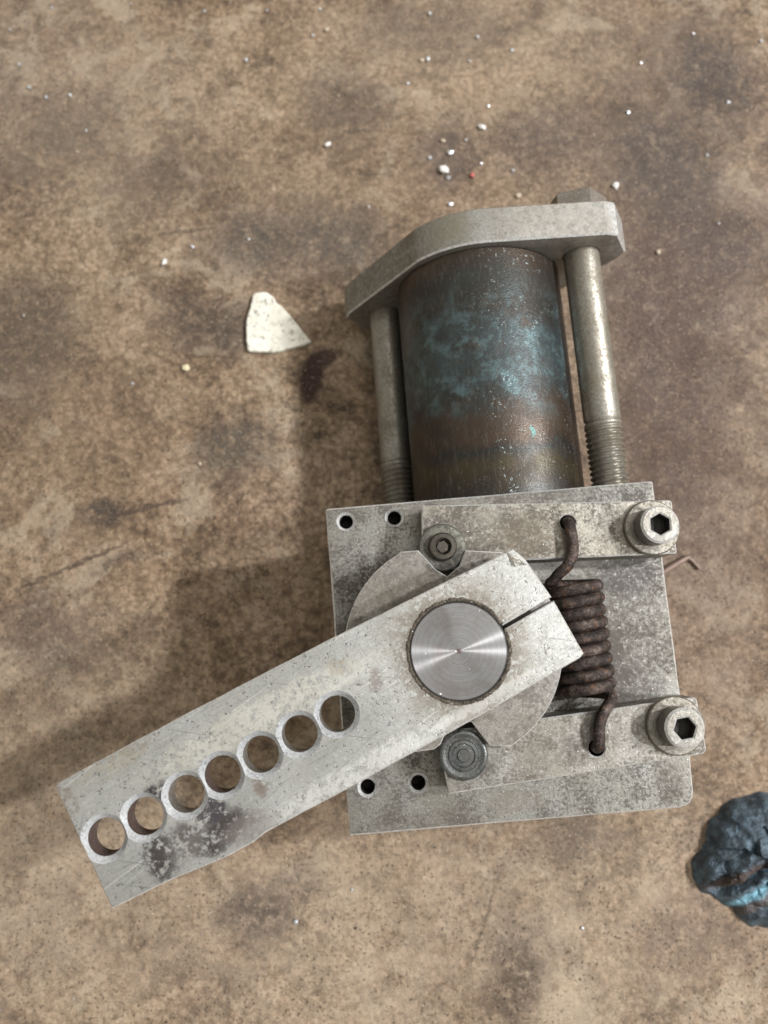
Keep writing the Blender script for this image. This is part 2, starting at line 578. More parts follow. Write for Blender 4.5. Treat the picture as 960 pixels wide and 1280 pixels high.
m_bore_rust = grimy_metal("rusty_bore", (0.14, 0.10, 0.085), 0.6, 0.3, 0.6, 0.4, (0.04, 0.028, 0.024), 0.4)
m_bore = grimy_metal("bore_metal", (0.32, 0.30, 0.27), 0.5, 0.6, 0.5, 0.4, (0.09, 0.07, 0.055), 0.4)
m_edge = grimy_metal("worn_edge_highlight", (0.74, 0.74, 0.73), 0.32, 0.5, 0.25, 0.5, (0.16, 0.14, 0.12), 0.5, None, 0, (), 0.1, (1, 1, 1))  # edge highlights put into the bevel colour, on top of wear
m_hole = grimy_metal("hole_shade", (0.035, 0.030, 0.025), 0.7, 0.1, 0.6, 0.5, (0.012, 0.01, 0.008), 0.3, None, 0, (), 0.1)  # shade inside sockets and holes painted as a near-black colour
m_pivw = grimy_metal("greasy_washer", (0.17, 0.17, 0.145), 0.42, 0.7, 0.75, 0.25, (0.045, 0.04, 0.032), 0.5, None, 0, [(2.5, -3.5, 5, 3.5, 0, (0.03, 0.027, 0.023), 0.9), (-4, 1, 2, 3, 0, (0.04, 0.035, 0.03), 0.7)], 0.3)  # dark shading of the lower half is put into the colour
m_gunk = grimy_metal("dried_gunk", (0.10, 0.082, 0.06), 0.75, 0.0, 0.85, 0.8, (0.03, 0.025, 0.02), 0.7, None, 0, (), 0.9)
m_steel = grimy_metal("screw_steel", (0.31, 0.30, 0.28), 0.34, 0.85, 0.35, 0.35, (0.07, 0.06, 0.05), 0.35, None, 0, (), 0.3)
m_washer = grimy_metal("washer_steel", (0.27, 0.255, 0.225), 0.42, 0.75, 0.5, 0.25, (0.08, 0.068, 0.05), 0.35, None, 0, (), 0.2)
m_oily = grimy_metal("oily_dark_steel", (0.085, 0.075, 0.062), 0.42, 0.75, 0.65, 0.3, (0.04, 0.036, 0.03), 0.3, None, 0, (), 0.15)
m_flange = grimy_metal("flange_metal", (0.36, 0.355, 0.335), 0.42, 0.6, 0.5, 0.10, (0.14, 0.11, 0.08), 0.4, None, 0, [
    (-32, 4, 17, 27, 0, (0.12, 0.10, 0.075), 0.8), (-13, 27, 8, 6, 0, (0.17, 0.16, 0.105), 0.65), (22, 29, 15, 5, 0, (0.52, 0.48, 0.44), 0.45),  # blobs paint shade on the left facets, light on the right end
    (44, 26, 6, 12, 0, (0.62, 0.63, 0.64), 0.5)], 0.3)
m_bolt = grimy_metal("bolt_steel", (0.34, 0.325, 0.29), 0.42, 0.75, 0.55, 0.16, (0.12, 0.085, 0.05), 0.25, None, 0, (), 0.15)
m_head = grimy_metal("bolt_head_rust", (0.34, 0.31, 0.28), 0.42, 0.75, 0.45, 0.2, (0.07, 0.045, 0.03), 0.3)
m_rivet = grimy_metal("polished_pin", (0.12, 0.13, 0.132), 0.28, 0.8, 0.75, 0.35, (0.06, 0.05, 0.045), 0.3, None, 0,
                      [(20.1, -29.6, 1.6, 1.6, 0, (0.35, 0.17, 0.12), 0.9)], 0.3)
m_burr = grimy_metal("torn_metal", (0.80, 0.79, 0.75), 0.28, 0.9, 0.5, 0.9, (0.10, 0.09, 0.075), 0.4)


def spring_material():
    b = NB("rusty_spring")
    n1 = b.noise(0.35, 5, 0.65)
    n2 = b.noise(1.6, 4, 0.75)
    c = b.ramp(b.math('ADD', b.math('MULTIPLY', n1, 0.6), b.math('MULTIPLY', n2, 0.4)),
               [(0.40, (0.011, 0.008, 0.007)), (0.48, (0.031, 0.021, 0.018)), (0.55, (0.070, 0.048, 0.040)),
                (0.64, (0.19, 0.15, 0.13))])
    c = b.mix(b.step(b.noise(0.5, 5, 0.7, vec=b.mapping((3, 3, 9))), 0.56, 0.66, 0, 0.55), c, (0.20, 0.095, 0.045))
    n3 = b.noise(2.4, 4, 0.75)
    c = b.mix(b.step(n3, 0.56, 0.70, 0, 0.5), c, (0.30, 0.26, 0.24))
    b.bump(b.math('ADD', n3, b.math('MULTIPLY', n2, 0.4)), 0.8, 0.00028)
    return b.out(c, b.step(n2, 0.3, 0.7, 0.40, 0.70), 0.5)


m_spring = spring_material()


def tube_material():
    """heat-tinted, oily tube; local Z runs along the tube (0..78 mm), local X points up"""
    b = NB("heat_tinted_tube")
    v = b.wobble(0.035, 16.0)
    sep = b.n.new("ShaderNodeSeparateXYZ")
    b.link(v, sep.inputs[0])
    z = b.math('DIVIDE', sep.outputs[2], 78.0)
    c = b.ramp(z, [(0.00, (0.030, 0.030, 0.028)), (0.07, (0.050, 0.040, 0.024)), (0.14, (0.075, 0.056, 0.027)),
                   (0.20, (0.034, 0.034, 0.032)), (0.27, (0.085, 0.054, 0.034)), (0.36, (0.078, 0.055, 0.040)),
                   (0.42, (0.055, 0.064, 0.064)), (0.52, (0.068, 0.092, 0.097)), (0.66, (0.064, 0.084, 0.088)),
                   (0.74, (0.052, 0.048, 0.042)), (0.90, (0.054, 0.056, 0.051)), (0.985, (0.085, 0.055, 0.034))])
    n = b.noise(0.09, 5, 0.65)
    c = b.mix(b.step(n, 0.45, 0.62, 0, 0.6), c, (0.040, 0.032, 0.025))
    n1 = b.noise(0.16, 4, 0.6, vec=b.mapping((9, 40, 7)))
    c = b.mix(b.step(n1, 0.58, 0.68, 0, 0.6), c, (0.075, 0.045, 0.024))
    c = b.mix(1.0, c, (0.66, 0.66, 0.66), 'MULTIPLY')
    # bluish bare scuffs
    sz = b.n.new("ShaderNodeSeparateXYZ")
    b.link(b.co, sz.inputs[0])
    belt = b.math('MULTIPLY', b.step(sz.outputs[2], 22, 36), b.step(sz.outputs[2], 72, 50))
    sc = b.step(b.noise(0.15, 7, 0.76), 0.46, 0.66)
    c = b.mix(b.math('MULTIPLY', b.math('MULTIPLY', belt, sc), 0.75), c, (0.115, 0.185, 0.200))
    streak = b.noise(0.9, 4, 0.7, vec=b.mapping((0, 0, 0), 0, (1, 1, 0.25)))
    c = b.mix(b.step(streak, 0.5, 0.72, 0, 0.4), c, (0.12, 0.115, 0.10))
    # pale dust caught mostly on the side towards the right bolt
    side_m = b.step(b.math('MULTIPLY', sz.outputs[1], -1.0), -2, 18, 1.0, 0.10)
    dz = b.noise(1.15, 3, 0.7, vec=b.mapping((4, 8, 15)))
    m = b.math('MULTIPLY', b.step(dz, 0.60, 0.72), b.math('MULTIPLY', side_m, b.step(b.noise(0.11, 3), 0.42, 0.58)))
    c = b.mix(b.math('MULTIPLY', m, 0.85), c, (0.40, 0.47, 0.48))
    grn = b.step(b.noise(0.14, 3, 0.6, vec=b.mapping((70, 3, 22))), 0.68, 0.73)
    c = b.mix(b.math('MULTIPLY', grn, 0.7), c, (0.05, 0.15, 0.14))
    b.bump(b.math('ADD', b.noise(1.5, 4, 0.7), b.math('MULTIPLY', m, 0.6)), 0.35, 0.0003)
    return b.out(c, b.step(n, 0.3, 0.7, 0.28, 0.48), 0.5, 0.6)


m_tube = tube_material()


def disc_material():
    b = NB("turned_shaft_end")
    ln = b.n.new("ShaderNodeVectorMath")
    ln.operation = 'LENGTH'
    b.link(b.mapping((0, 0, 0), 0, (1, 1, 0.0001)), ln.inputs[0])
    cb = b.n.new("ShaderNodeCombineXYZ")
    b.link(ln.outputs["Value"], cb.inputs[0])
    ring = b.noise(3.2, 3, 0.7, vec=cb.outputs[0])
    cl = b.noise(0.14, 5, 0.6)
    c = b.mix(b.step(ring, 0.35, 0.68), (0.165, 0.164, 0.168), (0.225, 0.222, 0.224))
    c = b.mix(b.step(cl, 0.48, 0.66, 0, 0.45), c, (0.155, 0.130, 0.124))
    c = b.mix(b.step(b.noise(0.9, 3, 0.85), 0.63, 0.69, 0, 0.6), c, (0.14, 0.09, 0.08))
    d = b.voronoi(0.5)
    m = b.math('MULTIPLY', b.step(d, 0.13, 0.07), b.step(b.voronoi(0.5, out="Color"), 0.66, 0.70))
    c = b.mix(m, c, (0.85, 0.85, 0.85))
    c = b.mix(b.step(ln.outputs['Value'], 0.75, 0.45, 0, 0.8), c, (0.10, 0.07, 0.06))
    tg = b.n.new("ShaderNodeTangent")
    tg.direction_type = 'RADIAL'
    tg.axis = 'Z'
    b.link(tg.outputs[0], b.p.inputs["Tangent"])
    b.p.inputs["Anisotropic"].default_value = 1.0
    b.p.inputs["Anisotropic Rotation"].default_value = 0.25
    b.bump(ring, 0.10, 0.00006)
    return b.out(c, b.step(cl, 0.3, 0.7, 0.215, 0.27), 0.85)


m_disc = disc_material()

# ---- base plate and the block under it
plate_pts = [(-16.47, 35.55), (76.28, 43.62), (79.94, -11.61), (81.85, -31.45), (82.2, -44.3), (-9.04, -51.65)]
plate_pts = rounded(plate_pts, [0.8, 0.6, 0, 0, 4.2, 0.5])
phole = [(-10.69, 31.9), (2.93, 33.04), (-4.35, -39.41), (9.14, -38.39)]
bm = prism(ragged(plate_pts, 7, 0.06, 3), PT - 10, PT, 0.45,
           [(circle(x, y, 1.95, 28), 0.75) for x, y in phole], blind=9)
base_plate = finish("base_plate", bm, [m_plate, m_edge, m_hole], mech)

AX_R, AX_Z = 40.13, 31.0                       # tube axis: lateral offset and height
A = Vector((-0.0756, 0.99714, 0))              # tube direction
B = Vector((0.99714, 0.0756, 0))               # lateral


def dev(r, s, z):
    """mechanism frame (lateral, along the tube, height) -> world mm"""
    p = B * r + A * s
    return Vector((p.x, p.y, z))


def poly_dev(l):
    return [tuple(dev(r, s, 0))[:2] for r, s in l]


bm = prism(poly_dev([(-4, -44), (80, -44), (80, 36), (-4, 36)]), 0.6, PT - 10.02, 0.8)
finish("body_block", bm, m_block, mech)


def frame(origin, zdir, xdir):
    zdir = zdir.normalized()
    xdir = (xdir - zdir * xdir.dot(zdir)).normalized()
    y = zdir.cross(xdir)
    m = Matrix((xdir, y, zdir)).transposed().to_4x4()
    m.translation = origin * MM
    return m


def place(o, m, parent):
    o.parent = parent
    base = Vector((0, 0, 0))
    q = parent
    while q is not None:
        base += q.location
        q = q.parent
    o.matrix_local = Matrix.Translation(-base) @ m


UP = Vector((0, 0, 1))
# ---- tube
R = 27.0
bm = lathe([(R - 3, 0), (R - 0.4, 0), (R, 0.4), (R, 26), (R, 52), (R, 77.2), (R - 0.5, 77.8), (R - 3, 77.8), (R - 3, 0)], 128)
tb = finish("tube", bm, m_tube, mech)
place(tb, frame(dev(AX_R, 36.1, AX_Z), A, UP), mech)

# ---- flange: hull of a round boss and two truncated ends, turned 30 degrees about the tube
PHI = math.radians(28)
RF, HA, HW = 29.4, 48.0, 8.2
pts = []
al = math.atan2(HW, HA)
best = None
# tangent point from the end corner to the circle
dcn = math.hypot(HA, HW)
tang = math.acos(RF / dcn)
for sx in (1, -1):
    for k in range(0, 1):
        pass
seq = []
a_up = al + tang                                # tangent angle upper right
c_end = [(HA, -HW), (HA, HW)]
arc_top = [(RF * math.cos(t), RF * math.sin(t)) for t in
           [a_up + (math.pi - 2 * a_up - 0.16) * k / 24 for k in range(25)]]
arc_bot = [(-x, -y) for x, y in arc_top]
chf = 2.2
endR = [(HA - chf * 1.2, -HW - 0.6), (HA, -HW + chf), (HA, HW - chf), (HA - chf * 1.2, HW + 0.6)]
endL = [(-x, -y) for x, y in endR]
seq = endR + arc_top + endL + arc_bot
seq = [(x * math.cos(PHI) - y * math.sin(PHI), x * math.sin(PHI) + y * math.cos(PHI)) for x, y in seq]
bm = prism(seq, 0, 11.2, 0.5, [(circle(35.3 * s * math.cos(PHI), 35.3 * s * math.sin(PHI), 5.7, 32), 0.3) for s in (1, -1)])
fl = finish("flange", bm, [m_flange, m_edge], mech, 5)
# local X = lateral, local Y = up, local Z = away along the tube  (B x UP = -A, so mirror by building from the far side)
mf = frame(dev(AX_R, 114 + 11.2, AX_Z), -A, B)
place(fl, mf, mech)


# ---- tie bolts
def tie_bolt(sign):
    ax = dev(AX_R + sign * 35.3 * math.cos(PHI), 36.2, AX_Z + sign * 35.3 * math.sin(PHI))
    R0, p = 5.55, 1.75
    L = 89.0                                    # block face to the outer flange face
    m = frame(ax, A, UP)
    t_end = 22.5
    b1 = lathe([(0, t_end), (4.7, t_end), (R0, t_end + 1.5), (R0, L + 0.02), (0, L + 0.02)], 48)
    o = finish("tie_bolt", b1, m_bolt, mech)
    place(o, m, mech)
    # helical thread
    b2 = bmesh.new()
    segs, per = 48, 10
    nz = int((t_end + 3) / p * per)
    rings = []
    for i in range(nz + 1):
        z = -3 + p * i / per
        ring = []
        for k in range(segs):
            th = k / segs
            fr = ((z / p) - th) % 1.0
            tri = abs(fr - 0.5) * 2
            tri = max(0.0, min(1.0, (tri - 0.1) / 0.8))
            fade = min(1.0, max(0.0, (t_end + 0.2 - z) / 3.0))
            r = R0 * 1.02 - 0.95 * tri * fade - (0 if z < t_end else 0.02)
            ring.append(b2.verts.new((r * math.cos(2 * math.pi * th) * MM, r * math.sin(2 * math.pi * th) * MM, z * MM)))
        rings.append(ring)
    for a, c in zip(rings, rings[1:]):
        for k in range(segs):
            b2.faces.new((a[k], a[(k + 1) % segs], c[(k + 1) % segs], c[k]))
    b2.faces.new(rings[-1])
    th_o = finish("thread", b2, m_bolt, None, 60)
    th_o.parent = o
    # hexagonal head behind the flange
    hexp = circle(0, 0, 9.8 if sign > 0 else 7.6, 6, math.radians(12 if sign > 0 else 0))
    b3 = prism(hexp, L, L + (7.0 if sign > 0 else 2.0), 0.6)
    hd = finish("hex_head", b3, m_head, None)
    hd.parent = o
    return o


tie_bolt(1)
tie_bolt(-1)

# ---- clamp arms
up_pts = rounded([(10.1, 34.71), (77.44, 36.24), (77.9, 21.76), (30, 19.7), (24, 17.5), (10.0, 17.5)], [0.4, 1.0, 0.8, 0, 1, 1])
bm = prism(ragged(up_pts, 6, 0.05, 5), PT + 0.05, PT + 10, 0.35, [(circle(49.2, 30.1, 2.1, 28), 0.25)], blind=7)
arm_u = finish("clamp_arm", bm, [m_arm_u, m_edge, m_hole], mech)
tag(arm_u, "upper clamp arm, grease-smeared")
lo_pts = rounded([(16.4, -39.24), (82.3, -29.34), (80.54, -15.28), (43.07, -20.27), (24, -22.8), (13.6, -24.2), (14.6, -30.3)],
                 [0.4, 1.8, 1.2, 0, 0, 0.5, 0])
bm = prism(ragged(lo_pts, 6, 0.05, 6), PT + 0.05, PT + 10, 0.35, [(circle(54.2, -28.0, 2.1, 28), 0.25)], blind=7)
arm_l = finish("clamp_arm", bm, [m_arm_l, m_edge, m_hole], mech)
tag(arm_l, "lower clamp arm with worn pale surface")


# ---- socket cap screws on the arms' free ends
def cap_screw(x, y, ph):
    ztop = PT + 17.3
    hexp = circle(0, 0, 2.85, 6, ph)
    bm = prism(circle(0, 0, 5.0, 48), PT + 11.52, ztop, 0.55, [(hexp, 0.35)], blind=3.6)
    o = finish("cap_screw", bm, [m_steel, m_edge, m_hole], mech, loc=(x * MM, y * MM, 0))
    w = lathe([(3.2, PT + 10.03), (7.2, PT + 10.03), (7.35, PT + 10.2), (7.35, PT + 11.2), (7.05, PT + 11.5), (3.2, PT + 11.5)], 56)
    wo = finish("washer", w, m_washer, o, loc=(x * MM, y * MM, 0))
    return o


cap_screw(71.25, 28.6, math.radians(30))
cap_screw(74.25, -22.35, math.radians(10))

# ---- pivot bolts on the arms' left ends
PX, PY = 15.38, 23.23
bm = lathe([(0, PT + 12.4), (1.6, PT + 12.5), (1.9, PT + 13.6), (2.3, PT + 14.2), (3.3, PT + 14.1), (3.7, PT + 13.6), (3.75, PT + 12.2), (0, PT + 12.2)], 48)
pv = finish("pivot_bolt", bm, m_oily, mech, loc=(PX * MM, PY * MM, 0))
tag(pv, "oily dark upper pivot bolt")
bm = lathe([(2.5, PT + 10.03), (6.0, PT + 10.03), (6.25, PT + 10.3), (6.25, PT + 11.9), (5.9, PT + 12.2), (4.6, PT + 12.35), (3.2, PT + 12.2), (2.5, PT + 12.2)], 56)
finish("washer", bm, m_pivw, pv, loc=(PX * MM, PY * MM, 0))
bm = prism(circle(0, 0, 1.75, 6, 0.3), PT + 12.45, PT + 13.2, 0.15)
finish("hex_plug", bm, m_oily, pv, loc=(PX * MM, PY * MM, 0))

QX, QY = 20.1, -29.6
bm = lathe([(0, PT + 11.75), (1.5, PT + 11.7), (1.7, PT + 11.35), (2.7, PT + 11.3), (2.95, PT + 11.55), (3.7, PT + 11.5), (3.95, PT + 11.25),
            (4.9, PT + 11.2), (5.2, PT + 11.35), (5.9, PT + 11.2), (6.2, PT + 10.9), (6.25, PT + 10.03), (0, PT + 10.03)], 56)
rv = finish("pivot_bolt", bm, m_rivet, mech, 40)
place(rv, Matrix.Translation((QX * MM, QY * MM, 0)), mech)
tag(rv, "shiny ringed lower pivot pin with coppery centre")

# ---- cam disc with notches for the pivots
CX, CY, CR = 17.8, -2.9, 28.0


def arc(a0, a1, n=30):
    return [(CX + CR * math.cos(math.radians(a0 + (a1 - a0) * k / n)), CY + CR * math.sin(math.radians(a0 + (a1 - a0) * k / n))) for k in range(n + 1)]


cam_pts = arc(-60, 62) + [(21.3, 22.3), (19.6, 18.2), (16.5, 15.5), (13.6, 17.2), (9.0, 22.3), (4.2, 21.9)] + arc(119.5, 247) + \
    [(12.6, -27.9), (14.3, -26.6), (15.3, -24.2), (18, -20.5), (22.2, -21.3), (26.5, -27.0)]
bm = prism(cam_pts, PT + 10.1, PT + 13, 0.25)
finish("cam_disc", bm, [m_cam, m_edge, m_hole], mech)

# ---- shaft
SX, SY = 18.05, -3.4
bm = lathe([(0, PT + 10), (11.9, PT + 10), (11.9, PT + 23.9), (11.45, PT + 24.5), (0, PT + 24.5)], 96)
bm.transform(Matrix.Translation((0, 0, -(PT + 10) * MM)))
finish("shaft", bm, m_disc, mech, loc=(SX * MM, SY * MM, (PT + 10) * MM))

# ---- lever: split at the shaft, seven countersunk holes
LT, LB = PT + 24.0, PT + 17.0
ang = math.radians(27.1)
half = math.asin(0.48 / 12.35)
ring = []
for k in range(61):
    t = ang - half - (2 * math.pi - 2 * half) * k / 60      # clockwise round the shaft from the lower lip
    ring.append((SX + 12.35 * math.cos(t), SY + 12.35 * math.sin(t)))
outer = [(-76.64, -33.94), (-77.14, -34.84), (-62.21, -61.4), (-47.5, -54.6), (-36.5, -50.3), (-30.2, -47.0), (-27.5, -44.9), (-7.51, -34.66),
         (20.37, -19.94), (47.3, -5.1), (48.29, -4.04), (41.5, 8.68)]
lip_hi = [(41.02, 9.55), (34.71, 19.02), (31.82, 21.4), (-13.56, -0.8), (-49.51, -19.38)]
# from the lower lip into the slit, round the hole, out along the upper lip
outline = ragged(outer, 5, 0.07, 9, False) + [outer[-1]]
tail = ragged(lip_hi + [outer[0]], 5, 0.07, 12, False)
full = outline + ring + tail
bm = prism(full, LB, LT, 0.28)
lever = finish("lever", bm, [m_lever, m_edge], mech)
hole_c = [(-64.99, -46.19), (-56.08, -41.61), (-46.66, -36.63), (-38.25, -32.14), (-29.29, -27.62), (-20.18, -22.88), (-11.25, -18.28)]
cutters = []
for i, (x, y) in enumerate(hole_c):
    rb, rc = 4.3, 5.55
    c = lathe([(0, LB - 2), (rb, LB - 2), (rb, LT - 1.5), (rc, LT), (rc + 0.65, LT + 1), (0, LT + 1)], 56,
              Matrix.Translation((x * MM, y * MM, 0)))
    cutters.append(finish("cutter", c, m_lever, mech))
for i, c in enumerate(cutters):
    md = lever.modifiers.new("cut", 'BOOLEAN')
    md.operation = 'DIFFERENCE'
    md.solver = 'EXACT'
    md.object = c
dg = bpy.context.evaluated_depsgraph_get()
dg.update()
new_me = bpy.data.meshes.new_from_object(lever.evaluated_get(dg))
lever.modifiers.clear()
lever.data = new_me
for c in cutters:
    bpy.data.objects.remove(c, do_unlink=True)
b2 = bmesh.new()
b2.from_mesh(lever.data)
for e in b2.edges:
    e.smooth = not (len(e.link_faces) == 2 and e.calc_face_angle(0) > math.radians(25))
for f in b2.faces:
    f.smooth = True
    cc = f.calc_center_median() / MM
    for i, (x, y) in enumerate(hole_c):
        if math.hypot(cc.x - x, cc.y - y) < 6.2 and LB + 0.4 < cc.z < LT - 0.02:
            f.material_index = 2 if f.normal.z > 0.25 else (3 if i in (0, 1, 3) else 4)
while len(lever.data.materials) > 2:
    lever.data.materials.pop()
for mm_ in (m_sink, m_bore_rust, m_bore):
    lever.data.materials.append(mm_)
b2.to_mesh(lever.data)
b2.free()

# torn corner at the lever's upper right tip
bm = bmesh.new()
rng = random.Random(4)
P0, P1, P2 = Vector((30.2, 20.75)), Vector((35.4, 17.6)), Vector((31.6, 16.9))
n = 7
grid = {}
for i in range(n + 1):
    for j in range(n + 1 - i):
        u, v = i / n, j / n
        q = P0 * (1 - u - v) + P1 * u + P2 * v
        edge = (i == 0) + (j == 0) + (i + j == n)
        z = LT + (rng.uniform(0.1, 1.0) if not edge else rng.uniform(0.02, 0.25))
        q += Vector((rng.uniform(-.12, .12), rng.uniform(-.12, .12)))
        grid[i, j] = bm.verts.new((q.x * MM, q.y * MM, z * MM))
for i in range(n):
    for j in range(n - i):
        bm.faces.new((grid[i, j], grid[i + 1, j], grid[i, j + 1]))
        if i + j < n - 1:
            bm.faces.new((grid[i + 1, j], grid[i + 1, j + 1], grid[i, j + 1]))
ret = bmesh.ops.extrude_face_region(bm, geom=bm.faces[:])
for v in [g for g in ret["geom"] if isinstance(g, bmesh.types.BMVert)]:
    v.co.z = (LT - 1.2) * MM
finish("torn_corner", bm, m_burr, lever, 15)

# gritty gunk packed in the gap round the shaft
bm = bmesh.new()
rng = random.Random(8)
segs = 220
rings = []
prof = [(11.75, -0.5), (11.95, 0.05), (12.2, 0.18), (12.55, 0.12), (12.95, 0.0)]
for ri, (r, dz) in enumerate(prof):
    ringv = []
    for k in range(segs):
        t = 2 * math.pi * k / segs
        wob = mnoise.noise(Vector((math.cos(t) * 7, math.sin(t) * 7, 1.3)))
        j = rng.uniform(-0.10, 0.22) * (1 if 0 < ri < 4 else 0.3)
        rr = r + (0.30 * wob + rng.uniform(-.1, .1) if ri >= 3 else 0)
        z = LT + dz + (j if ri < 4 else -0.12)
        ringv.append(bm.verts.new(((SX + rr * math.cos(t)) * MM, (SY + rr * math.sin(t)) * MM, z * MM)))
    rings.append(ringv)
for a, c in zip(rings, rings[1:]):
    for k in range(segs):
        t = k / segs * 360
        if abs((t - 27.1 + 180) % 360 - 180) < 3.0:
            continue
        bm.faces.new((a[k], a[(k + 1) % segs], c[(k + 1) % segs], c[k]))
gk = finish("gunk_ring", bm, m_gunk, lever, 20)

# ---- spring: tight coil with two bent end hooks, one wire
RM, RW = 5.95, 1.60
C0, C1 = Vector((50.4, 14.6, PT + 8.4)), Vector((52.9, -13.6, PT + 8.4))
axv = (C1 - C0).normalized()
side = axv.cross(UP).normalized()                 # points to the left (-x)
if side.x > 0:
    side = -side
turns = 9.0
path = []
N = int(turns * 40)
for i in range(N + 1):
    t = i / N
    th = 2 * math.pi * turns * t
    rr = RM + 0.06 * math.sin(i * 0.11)
    # starts at the left side, passes over the top to the right
    path.append(C0 + (C1 - C0) * t + side * (math.cos(th) * rr) - UP * (math.sin(th) * rr))
# half a turn more so that the wire leaves on the right
ext = []
for i in range(1, 21):
    th = math.pi * i / 20
    ext.append(C1 + axv * (1.8 * i / 20) + side * (math.cos(th) * RM) - UP * (math.sin(th) * RM))
spring = finish("spring", tube(path + ext, RW, 16), m_spring, mech, 60)
h1 = smooth_path([(49.2, 30.3, PT + 7.0), (49.2, 30.2, PT + 10.2), (49.25, 28.6, PT + 12.0), (49.7, 25.0, PT + 12.2), (49.6, 21.4, PT + 12.1),
                  (48.2, 18.4, PT + 11.8), (46.0, 16.2, PT + 10.6), tuple(path[0] + Vector((0.4, 0.5, 0.9))), tuple(path[0])], 8)
finish("hook", tube(h1, RW * 0.93, 16), m_spring, spring, 60)
h2 = smooth_path([tuple((path + ext)[-1]), tuple((path + ext)[-1] + Vector((-0.2, -1.2, 0.8))), (57.3, -17.6, PT + 10.6), (55.4, -19.8, PT + 12.0), (54.4, -22.6, PT + 12.4),
                  (54.3, -25.6, PT + 12.2), (54.25, -27.6, PT + 11.0), (54.2, -28.0, PT + 7.0)], 8)
finish("hook", tube(h2, RW * 0.93, 16), m_spring, spring, 60)

# ================================================================== scrap lump at the right edge
def scrap_material():
    b = NB("blued_scrap")
    n1 = b.noise(0.16, 5, 0.6)
    n2 = b.noise(0.8, 4, 0.7)
    c = b.ramp(n1, [(0.32, (0.030, 0.036, 0.045)), (0.44, (0.060, 0.082, 0.105)), (0.56, (0.095, 0.135, 0.17)), (0.70, (0.15, 0.20, 0.24))])
    wv = b.wobble(0.3, 1.5)
    br = b.blob(116, -77.3, 11.5, 2.6, 27, 0.8, wv)
    c = b.mix(b.math('MULTIPLY', br, 0.85), c, (0.085, 0.055, 0.045))
    br2 = b.blob(122, -86.5, 10, 1.7, 33, 0.6, wv)
    c = b.mix(b.math('MULTIPLY', br2, 0.7), c, (0.10, 0.075, 0.065))
    cy = b.blob(121.5, -83.0, 8.5, 1.7, 33, 0.9, wv)
    c = b.mix(b.math('MULTIPLY', cy, 0.95), c, (0.20, 0.38, 0.47))
    b.bump(b.math('ADD', b.math('MULTIPLY', n2, 1.0), b.voronoi(0.35)), 0.8, 0.0009)
    return b.out(c, b.step(n2, 0.3, 0.7, 0.36, 0.6), 0.45)


out_l = [(127.3, -52.1), (116.4, -55.1), (108.8, -62.1), (107.3, -68.3), (101.9, -74.5), (102.0, -79.4), (104.3, -84.2), (108.6, -85.8), (111.3, -87.9),
         (114.5, -89.2), (117.4, -92.7), (121.0, -95.0), (130, -96), (141, -92), (149, -81), (150, -66), (140, -54)]
out_l = [(x + 1.5, y) for x, y in out_l]
cx, cy_ = 126.0, -75.0


def polar_r(t):
    d = Vector((math.cos(t), math.sin(t)))
    best = 1.0
    for i in range(len(out_l)):
        a = Vector(out_l[i]) - Vector((cx, cy_))
        b_ = Vector(out_l[(i + 1) % len(out_l)]) - Vector((cx, cy_))
        e = b_ - a
        den = d.x * e.y - d.y * e.x
        if abs(den) < 1e-9:
            continue
        s = (a.x * e.y - a.y * e.x) / den
        u = (a.x * d.y - a.y * d.x) / den
        if s > 0 and 0 <= u <= 1:
            best = max(best, s)
    return best


def sstep(x, a, b_):
    t = max(0.0, min(1.0, (x - a) / (b_ - a)))
    return t * t * (3 - 2 * t)


bm = bmesh.new()
SEG, RN = 170, 52
ctr = None
rings = []
ldir = Vector((14.9, 7.3)).normalized()
lnor = Vector((ldir.y, -ldir.x))                  # towards lower right
for j in range(RN + 1):
    rho = j / RN
    rg = []
    for k in range(SEG):
        t = 2 * math.pi * k / SEG
        r0 = polar_r(t) * (1 + 0.05 * mnoise.noise(Vector((math.cos(t) * 7, math.sin(t) * 7, 0))))
        x, y = cx + r0 * rho * math.cos(t), cy_ + r0 * rho * math.sin(t)
        d = (Vector((x, y)) - Vector((109.2, -81.4))).dot(lnor)
        dd = d + 0.9 * mnoise.noise(Vector((x * 0.3, y * 0.3, 4)))
        top = 11.5 + 1.6 * mnoise.noise(Vector((x * 0.14, y * 0.14, 0))) + 0.6 * mnoise.noise(Vector((x * 0.45, y * 0.45, 2)))
        vd, vp = mnoise.voronoi(Vector((x * 0.17, y * 0.17, 0.4)))
        q0 = vp[0]
        hx, hy = math.sin(q0.x * 37.7 + q0.y * 91.3), math.sin(q0.x * 63.1 - q0.y * 17.9)
        top += 0.60 * (hx * (x - q0.x / 0.17) + hy * (y - q0.y / 0.17)) + 1.0 * hx * hy
        crev = 11.5 - 8.5 * sstep(dd, -1.2, 1.2) + 4.5 * sstep(dd, 1.6, 4.6) - 1.8 * sstep(dd, 5.2, 6.4) + 1.0 * sstep(dd, 7.2, 8.4)
        z = min(top, crev + 0.5 * mnoise.noise(Vector((x * 0.5, y * 0.5, 7))) + (top - 11.5) * 0.6)
        fall = (1 - max(0.0, rho - 0.5) * 0.9 - 0.55 * rho ** 9)
        z = max(0.0, z * fall) if j < RN else 0.0
        rg.append(bm.verts.new((x * MM, y * MM, z * MM)))
        if j == 0:
            break
    rings.append(rg)
for j in range(RN):
    a, c = rings[j], rings[j + 1]
    for k in range(SEG):
        if len(a) == 1:
            bm.faces.new((a[0], c[k], c[(k + 1) % SEG]))
        else:
            bm.faces.new((a[k], c[k], c[(k + 1) % SEG], a[(k + 1) % SEG]))
bm.faces.new(rings[-1])
lump = finish("scrap_metal", bm, scrap_material(), angle=24)
